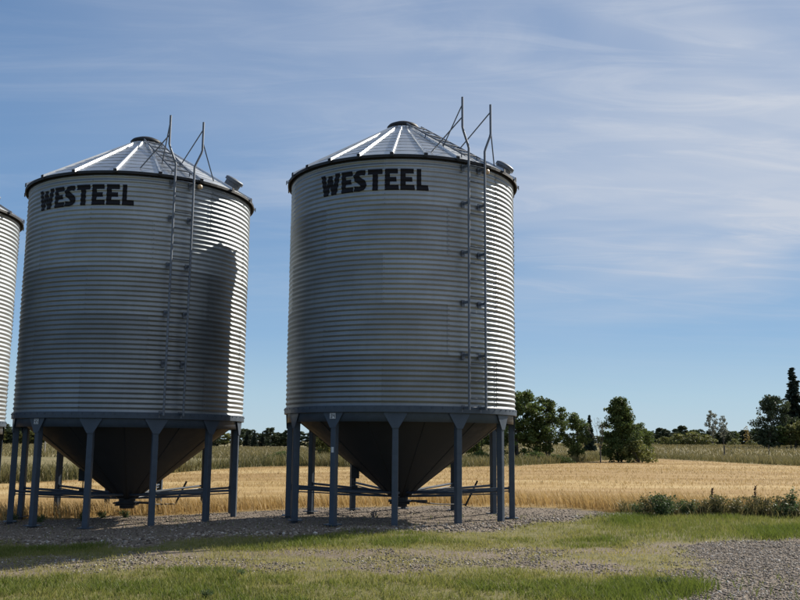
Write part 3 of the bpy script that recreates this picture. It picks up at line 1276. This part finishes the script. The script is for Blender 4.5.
def crown_mesh(name, centres, radii, per, size, material, seed):
    rng = np.random.default_rng(seed)
    pts = []; tn = []
    for c_, r_ in zip(centres, radii):
        n = max(6, int(per * (r_ ** 1.6)))
        d = rng.normal(size=(n, 3)); d /= np.linalg.norm(d, axis=1, keepdims=True)
        rad = r_ * rng.random(n) ** .45
        p = d * rad[:, None] * np.array([1, 1, .75]) + np.array(c_)
        pts.append(p)
        tn.append(np.clip(rng.normal(rng.uniform(.25, .75), .2, n), 0, 1))
    P = np.concatenate(pts); T = np.concatenate(tn)
    V = leaf_quads(P, size, rng)
    F = np.arange(len(P) * 4).reshape(-1, 4)
    return fast_mesh(name, V.reshape(-1, 3), F, material, np.repeat(T, 4))


def broadleaf(seed, H=6., W=3.6, trunks=1, base=.22, shape='round', material='leaf', per=230, size=.10, gaps=.0, clumps=60):
    rnd = random.Random(seed)
    mb = MB()
    cents, rads = [], []
    tips = []
    for tI in range(trunks):
        ang = rnd.uniform(0, 6.28); off = 0 if trunks == 1 else rnd.uniform(.1, .5)
        bx, by = off * math.cos(ang), off * math.sin(ang)
        lean = rnd.uniform(-.06, .06) * H + bx * 1.2, rnd.uniform(-.06, .06) * H + by * 1.2
        pts = [Vector((bx + lean[0] * t_ + rnd.uniform(-.05, .05), by + lean[1] * t_ + rnd.uniform(-.05, .05), t_ * H * .9 - .15)) for t_ in (0, .2, .4, .6, .8, 1)]
        r0 = .020 * H / math.sqrt(trunks) + .02
        mb.tube(pts, [r0, r0 * .85, r0 * .65, r0 * .45, r0 * .25, r0 * .08], 7)
        for k in range(11):
            t_ = rnd.uniform(base + .05, .9)
            i = min(4, int(t_ * 5)); f_ = t_ * 5 - i
            p = pts[i].lerp(pts[i + 1], f_)
            a = rnd.uniform(0, 6.28); ln = W * .5 * (1 - t_ * .75) * rnd.uniform(.6, 1.0)
            q = p + Vector((math.cos(a) * ln, math.sin(a) * ln, ln * rnd.uniform(.35, .9)))
            md = p.lerp(q, .5) + Vector((0, 0, -.06 * ln))
            mb.tube([p, md, q], [r0 * .32 * (1.1 - t_), r0 * .2 * (1.1 - t_), .008], 5)
            tips.append((p, md, q))
    for k in range(clumps):
        t_ = rnd.random() ** (.85 if shape == 'cone' else .75)
        zz = H * (base + (1 - base) * t_)
        if shape == 'cone':
            prof = (1 - t_) ** .8 * .95 + .06
            prof *= min(1, t_ * 5 + .45)
        elif shape == 'column':
            prof = .62 * math.sin(math.pi * (t_ * .9 + .08)) ** .6
        else:
            prof = math.sin(math.pi * (t_ * .86 + .10)) ** .65
        a = rnd.uniform(0, 6.28); rr = W * .5 * prof * rnd.random() ** .5 * rnd.uniform(.75, 1.1)
        if rnd.random() < gaps:
            continue
        cents.append((rr * math.cos(a), rr * math.sin(a), min(zz, H) - .1))
        rads.append(W * rnd.uniform(.06, .135))
    for p, md, q in tips:
        if rnd.random() > gaps:
            cents.append(tuple(q)); rads.append(W * rnd.uniform(.06, .11))
    return (mb.mesh('trunk', M['bark']), crown_mesh('crown', cents, rads, per, size, M[material], seed))


def spruce(seed, H=12., W=4.):
    rnd = random.Random(seed); rng = np.random.default_rng(seed)
    mb = MB()
    mb.tube([(0, 0, -.2), (0, 0, H * .5), (0, 0, H)], [.016 * H, .009 * H, .01], 7)
    P, A, T = [], [], []
    zz = .06 * H
    while zz < H * .985:
        t_ = zz / H
        rad = W * .5 * (1 - t_) ** .85 * rnd.uniform(.8, 1.12) + .06
        nb_ = max(5, int(11 * (1 - t_)) + 4)
        for b in range(nb_):
            a = rnd.uniform(0, 6.28); ln = rad * rnd.uniform(.7, 1.08)
            n = int(14 + ln * 46)
            u = rng.random(n)
            r_ = u * ln
            drop = -.22 * ln * u + .12 * ln * u * u * (1.5 if t_ < .5 else 2.0)
            side_ = rng.normal(0, .09 + .10 * ln * (1 - u) * .5, n)
            p = np.stack([r_ * math.cos(a) - side_ * math.sin(a), r_ * math.sin(a) + side_ * math.cos(a), zz + drop + rng.normal(0, .05, n)], 1)
            P.append(p); A.append(np.tile([math.cos(a), math.sin(a), -.25], (n, 1))); T.append(np.clip(rng.normal(.45 + .3 * u, .2, n), 0, 1))
        zz += H * .022 + .06
    P = np.concatenate(P); A = np.concatenate(A); T = np.concatenate(T)
    V = leaf_quads(P, .21, rng, aim=A)
    return (mb.mesh('trunk', M['bark']), fast_mesh('crown', V.reshape(-1, 3), np.arange(len(P) * 4).reshape(-1, 4), M['needle'], np.repeat(T, 4)))


def baretree(seed, H=5.5, leaves=120, material='leaf_pale'):
    rnd = random.Random(seed); rng = np.random.default_rng(seed)
    mb = MB(); tips = []

    def grow(p, d, ln, r, depth):
        q = p + d * ln
        md = p.lerp(q, .5) + Vector((rnd.uniform(-.06, .06), rnd.uniform(-.06, .06), 0)) * ln
        mb.tube([p, md, q], [r, r * .8, r * .62], 5 if depth > 1 else 6, False)
        tips.append(q)
        if depth >= 5:
            return
        for k in range(2 if depth else 3):
            nd = (d + Vector((rnd.uniform(-.7, .7), rnd.uniform(-.7, .7), rnd.uniform(-.1, .5)))).normalized()
            grow(q, nd, ln * rnd.uniform(.6, .85), r * .6, depth + 1)
    grow(Vector((0, 0, -.1)), Vector((.03, 0, 1)), H * .28, .026 * H, 0)
    P = np.array([t_[:] for t_ in tips]); P = P[rng.integers(0, len(P), leaves)] + rng.normal(0, .12, (leaves, 3))
    V = leaf_quads(P, .09, rng)
    return (mb.mesh('trunk', M['bark']), fast_mesh('crown', V.reshape(-1, 3), np.arange(leaves * 4).reshape(-1, 4), M[material], np.repeat(rng.random(leaves), 4)))


def bush(seed, W=3., H=1.8, material='leaf_olive', per=260, size=.10):
    rnd = random.Random(seed)
    mb = MB(); cents, rads = [], []
    for k in range(8):
        a = rnd.uniform(0, 6.28); l_ = rnd.uniform(.2, .42) * W
        mb.tube([(0.1 * math.cos(a), .1 * math.sin(a), -.1), (l_ * .5 * math.cos(a), l_ * .5 * math.sin(a), H * .4), (l_ * math.cos(a), l_ * math.sin(a), H * .8)], [.03, .02, .006], 5)
    for k in range(34):
        t_ = rnd.random(); a = rnd.uniform(0, 6.28)
        rr = W * .5 * math.sqrt(max(.03, 1 - t_ ** 2)) * rnd.random() ** .5
        cents.append((rr * math.cos(a), rr * math.sin(a), H * (.08 + .86 * t_))); rads.append(W * rnd.uniform(.09, .15))
    return (mb.mesh('stem', M['bark']), crown_mesh('crown', cents, rads, per, size, M[material], seed))


def place(proto, u, dist, label, cat, group=None, hscale=1., wscale=None, name='tree', rot=None, sink=0, names=('trunk', 'crown')):
    d = ray(u, 445)
    x = d.x / d.y * dist; y = dist
    o = link(name, None, None, (x, y, hz(x, y) - sink), (0, 0, random.uniform(0, 6.28) if rot is None else rot))
    ws = wscale if wscale else hscale
    o.scale = (ws, ws, hscale)
    o.empty_display_size = .3
    tag(o, label, cat, group)
    for nme, me in zip(names, proto):
        link(nme, me, o)
    return o


def top_scale(u, vtop, dist, H):
    """height factor so that the crown top reaches image row vtop"""
    d = ray(u, vtop)
    zt_ = CAM_H + d.z / d.y * dist
    d0 = ray(u, 445)
    z0 = hz(d0.x / d0.y * dist, dist)
    return max(.1, (zt_ - z0) / H)


PA = broadleaf(1, 6, 3.8, 3, .16, 'round', 'leaf', 300, .12, .12, 90)
PB = broadleaf(2, 6, 4.6, 3, .17, 'round', 'leaf', 290, .12, .14, 88)
PC = broadleaf(3, 6, 5.4, 2, .06, 'cone', 'leaf', 300, .12, .08, 120)
PD = broadleaf(4, 6, 5.2, 1, .13, 'column', 'leaf', 270, .12, .14, 74)
PE = broadleaf(5, 6, 4.6, 2, .0, 'round', 'leaf_dark', 260, .17, .02, 75)
PF = broadleaf(6, 6, 4.0, 1, .0, 'round', 'leaf_dark', 260, .17, .02, 70)
PG = broadleaf(8, 6, 4.8, 2, .10, 'round', 'leaf_olive', 260, .15, .02, 75)
PH = broadleaf(9, 9, 8.5, 2, .18, 'round', 'leaf_dark', 95, .20, .12, 110)
PI = broadleaf(10, 6, 3.6, 2, .25, 'round', 'leaf_pale', 190, .13, .15, 55)
PJ = broadleaf(12, 6, 3.0, 1, .2, 'round', 'leaf_yellow', 130, .11, .15, 45)
PS = spruce(20, 12, 4.6)
PT = spruce(21, 8, 2.8)
BR = baretree(30)
BU = bush(40)
BU2 = bush(41, 3.4, 1.6, 'leaf', 240)

NEAR_G = 'trees along the far edge of the stubble field'
near_list = [
    # proto, px, row of top, distance, own height, width factor, label, name
    (PA, 523, 391, 74, 6, 1.15, 'leafy green tree half hidden by the wall of the bin with the tallest ladder rails', 'broadleaf_tree'),
    (PB, 545, 399, 75, 6, 1.05, 'bushy green tree with several thin trunks, second from the bin wall', 'broadleaf_tree'),
    (PD, 577, 414, 76, 6, .95, 'small narrow green tree just left of the bare grey tree', 'broadleaf_tree'),
    (PC, 620, 398, 78, 6, .98, 'tall green tree tapering to a ragged pointed top, right of the bare tree', 'broadleaf_tree'),
    (PB, 640, 424, 80, 6, 1.0, 'low leafy tree leaning against the right side of the pointed tree', 'broadleaf_tree'),
    (PA, 502, 402, 76, 6, 1.0, 'green tree seen through the right legs of the bin with the tallest ladder rails', 'broadleaf_tree'),
    (PB, 476, 408, 77, 6, 1.0, 'green tree showing under the right slope of the hopper cone nearest the trees', 'broadleaf_tree'),
    (PA, 452, 418, 75, 6, 1.0, 'low dark green tree beside the rear leg, under the hopper cone nearest the trees', 'broadleaf_tree'),
    (PG, 322, 424, 72, 6, 1.0, 'yellowish green tree seen between the left legs of the bin nearest the trees', 'broadleaf_tree'),
    (PG, 346, 440, 70, 6, 1.0, 'low olive tree just right of the number tagged leg, under the cone', 'broadleaf_tree'),
]
for pr, u, vt, dist, H, wf, lab, nm_ in near_list:
    hs = top_scale(u, vt, dist, H)
    place(pr, u, dist, lab, 'tree', NEAR_G, hs, hs * wf, nm_)
hs = top_scale(600, 411, 74, 5.5)
place(BR, 600, 74, 'bare grey tree with thin spreading twigs between the leafy trees', 'tree', NEAR_G, hs, hs * .62, 'bare_tree')
hs = top_scale(590, 415, 120, 8)
place(PT, 590, 120, 'small dark spruce standing behind the bare grey tree', 'tree', None, hs, hs, 'spruce_tree')
place(BU, 640, 76, 'round olive bush at the foot of the pointed green tree', 'bush', None, top_scale(640, 441, 76, 1.8), 1.0, 'bush', names=('stem', 'crown'))
for u, dist, vt, lab in [(533, 71, 452, 'low bush under the trees nearest the bin wall'), (556, 72, 455, 'small low bush at the foot of the second tree from the bin'), (482, 73, 452, 'low green bush seen between the right rear legs of the bin'), (282, 70, 452, 'low dark bush in the gap between the two full bins'), (313, 70, 455, 'low dark bush between the left legs of the bin nearest the trees')]:
    place(BU2, u, dist, lab, 'bush', 'low bushes along the field edge', top_scale(u, vt, dist, 1.6), .75, 'bush', names=('stem', 'crown'))

# the tree line far across the pasture
FAR_G = 'trees of the far tree line'
far_label = 'dark tree in the far tree line across the pasture'
rnd = random.Random(99)
u = 640
while u < 775:
    pr, H = rnd.choice([(PE, 6), (PF, 6), (PE, 6), (PA, 6)])
    dist = rnd.uniform(195, 225)
    vt = rnd.uniform(426, 433) if u < 700 else rnd.uniform(428, 436)
    hs = top_scale(u, vt, dist, H)
    place(pr, u, dist, far_label, 'tree', FAR_G, hs, hs * rnd.uniform(1.3, 1.8), 'far_tree')
    u += rnd.uniform(3.6, 6.5)
for a, b, step, t0, t1, dist0, lab, grp in [(236, 300, 3.8, 428, 434, 235, 'dark tree of the far windbreak seen between the two full bins', 'trees of the far windbreak'),
                                            (-6, 62, 5, 422, 434, 230, 'dark tree of the far wood behind the left legs of the middle bin', 'trees of the far left wood'),
                                            (62, 236, 12, 430, 437, 235, 'dark far tree glimpsed past the cone of the middle bin', 'trees behind the middle bin'),
                                            (300, 640, 14, 430, 437, 240, 'dark far tree behind the trees along the field edge', 'trees of the far middle line')]:
    u = a
    while u < b:
        pr, H = rnd.choice([(PE, 6), (PF, 6), (PT, 8)] if a == 236 else [(PE, 6), (PF, 6), (PG, 6)])
        dist = dist0 + rnd.uniform(-12, 18)
        hs = top_scale(u, rnd.uniform(t0, t1), dist, H)
        place(pr, u, dist, lab, 'tree', grp, hs, hs * rnd.uniform(1.5, 2.0) * (.75 if H == 8 else 1), 'far_tree')
        u += step * rnd.uniform(.8, 1.25)
u = 652
k_ = 0
ORD = ['leftmost', 'second from the left', 'third from the left', 'fourth from the left', 'fifth from the left', 'rightmost']
for k, (u, vt, w) in enumerate([(664, 437, 1.3), (676, 434, 1.5), (690, 432.5, 1.6), (704, 435, 1.4), (733, 439, 1.2), (752, 440, 1.2)]):
    dist = 186
    hs = top_scale(u, vt, dist, 1.8)
    place(BU, u, dist, 'rounded olive bush in front of the far tree line, ' + ORD[k], 'bush', 'olive bushes before the far trees', hs, hs * w, 'bush', names=('stem', 'crown'))
for u, vt, w in [(712, 411, .75), (724, 416, .6)]:
    hs = top_scale(u, vt, 195, 6)
    place(PI, u, 195, 'pale silvery sparse tree rising above the far tree line, ' + ('taller one' if u == 712 else 'shorter one on the right'), 'tree', None, hs, hs * w, 'pale_tree')
hs = top_scale(747, 426, 192, 6)
place(PJ, 747, 192, 'small yellowing tree in the far tree line', 'tree', None, hs, hs * .8, 'yellow_tree')
hs = top_scale(776, 397, 150, 9)
place(PH, 776, 150, 'big dark broadleaf tree with open branches left of the tall spruce', 'tree', None, hs, hs * .85, 'broadleaf_tree')
hs = top_scale(796, 367, 155, 12)
place(PS, 796, 155, 'tall dark spruce at the right edge of the picture', 'tree', None, hs, hs * 1.35, 'spruce_tree')
for u, vt, pr, lab in [(768, 424, PE, 'low dark bushy tree under the left half of the big dark tree'), (781, 426, PA, 'low green bushy tree under the big dark tree, left of the spruce foot'),
                       (793, 424, PG, 'low olive yellow tree at the foot of the tall spruce'), (805, 420, PG, 'olive yellow tree cut by the right edge of the picture below the spruce')]:
    hs = top_scale(u, vt, 146, 6)
    place(pr, u, 146, lab, 'tree', 'low trees at the foot of the spruce', hs, hs * 1.2, 'low_tree')

# fence posts and a pole in the pasture
for u, dist, hgt, w, mt_, nm_, lab, cat in [(724, 100, 1.25, .16, 'post', 'fence_post', 'thick dark weathered fence post in the pasture under the pale sparse trees', 'fence post'),
                                            (768.5, 108, 1.2, .10, 'post', 'fence_post', 'thin dark fence post in the pasture near the tall spruce', 'fence post'),
                                            (45, 95, 2.2, .15, 'pole', 'marker_pole', 'pale wooden pole standing in the grass behind the middle bin', 'pole')]:
    d = ray(u, 445); x = d.x / d.y * dist
    mb = MB()
    mb.tube([(0, 0, -.3), (.01, 0, hgt * .5), (.03, .02, hgt * .97), (.03, .02, hgt)], [w * .5, w * .48, w * .45, w * .3], 9)
    o = link(nm_, mb.mesh(nm_, M[mt_]), None, (x, dist, hz(x, dist)))
    tag(o, lab, cat)


# weeds along the right field edge: each its own plant
def weed_mesh(seed, H, nst, leaf, mat_leaf, spread=.3):
    rnd = random.Random(seed); rng = np.random.default_rng(seed)
    mb = MB(); P = []
    for k in range(nst):
        a = rnd.uniform(0, 6.28); l_ = rnd.uniform(.2, 1) * spread
        h_ = H * rnd.uniform(.65, 1)
        pts = [Vector((0, 0, -.04)), Vector((l_ * .45 * math.cos(a), l_ * .45 * math.sin(a), h_ * .5)), Vector((l_ * math.cos(a), l_ * math.sin(a), h_))]
        mb.tube(pts, [.006, .005, .002], 5)
        n = leaf
        u_ = rng.random(n) ** .8
        base = np.array([pts[0][:]]) * (1 - u_)[:, None] + np.array([pts[2][:]]) * u_[:, None]
        base += rng.normal(0, .05, (n, 3)) * np.array([1, 1, .6])
        P.append(base)
    P = np.concatenate(P); P[:, 2] = np.maximum(P[:, 2], .02)
    V = leaf_quads(P, .026, rng)
    return (mb.mesh('stem', M['weed']), fast_mesh('leaves', V.reshape(-1, 3), np.arange(len(P) * 4).reshape(-1, 4), M[mat_leaf], np.repeat(rng.random(len(P)), 4)))


def dock_mesh(seed, H):
    rnd = random.Random(seed); rng = np.random.default_rng(seed)
    mb = MB()
    pts = [Vector((0, 0, -.04)), Vector((.02, 0, H * .5)), Vector((.05 * rnd.choice((-1, 1)), .02, H))]
    mb.tube(pts, [.009, .008, .004], 6)
    n = 150
    u_ = .5 + .5 * rng.random(n)
    base = np.array([pts[1][:]]) * (2 - 2 * u_)[:, None] + np.array([pts[2][:]]) * (2 * u_ - 1)[:, None] + rng.normal(0, .014, (n, 3))
    V = leaf_quads(base, .02, rng)
    return (mb.mesh('stem', M['dock']), fast_mesh('seed_head', V.reshape(-1, 3), np.arange(n * 4).reshape(-1, 4), M['dock'], np.repeat(rng.random(n), 4)))


W1 = weed_mesh(50, .50, 13, 110, 'weed', .36)
W2 = weed_mesh(51, .40, 9, 60, 'tallgrass', .24)
W3 = weed_mesh(52, .58, 6, 90, 'weed', .14)
W4 = weed_mesh(53, .28, 9, 60, 'weed', .28)


def plant(proto, u, v, label, s=1, name='weed', names=('stem', 'leaves'), group=None, cat='weed'):
    x, y = on_plane(u, v, 0)
    o = link(name, None, None, (x, y, hz(x, y)), (0, 0, random.uniform(0, 6.28)), (s, s, s))
    tag(o, label, cat, group)
    for nme, me in zip(names, proto):
        link(nme, me, o)


plant(W1, 661, 518, 'bushy dark green weed at the end of the straw edge, beside the yard grass', 1.0)
plant(W1, 668, 517, 'smaller green weed touching the right side of the bushy dark weed', .7)
plant(W3, 793, 516, 'tall upright grey green weed near the right edge of the picture', 1.05)
plant(W4, 781, 517, 'low spreading dark weed left of the tall upright weed', 1.1)
DK = dock_mesh(60, .62); DK2 = dock_mesh(61, .55)
plant(DK, 755, 514, 'dark red dock stalk standing tallest above the field edge', 1.0, 'dock_stalk', ('stem', 'seed_head'))
plant(DK2, 711, 514, 'bent dark brown dock stalk right of the bushy green weed', 1.0, 'dock_stalk', ('stem', 'seed_head'))
plant(DK2, 765, 515, 'short brown dock stalk right of the tallest red one', .6, 'dock_stalk', ('stem', 'seed_head'))
for k in range(16):
    u = 640 + k * 10.4 + random.uniform(-3, 3)
    plant(W2 if k % 5 else W4, u, 515.5 + random.uniform(-1, 1.5), 'dry low weed in the tangled row along the field edge', random.uniform(.7, 1.15), 'weed', group='dry weeds along the field edge')
for u, v, s in [(84, 514, .8), (103, 512, .7), (126, 512, .75), (14, 514, .9), (40, 515, .7)]:
    plant(W4, u, v - 1, 'low green weed at the field edge behind the middle bin', s * .7, 'weed', group='green weeds behind the middle bin')
for u, v, s, lab in [(240, 574, .28, 'small leafy weed tuft on the grass by the track, left of the middle'), (665, 586, .4, 'dark leafy weed at the corner of the bright grass by the driveway'), (205, 594, .28, 'small dark weed in the near grass at the bottom left')]:
    x, y = on_plane(u, v, -.08)
    plant(W4, u, v, lab, s)
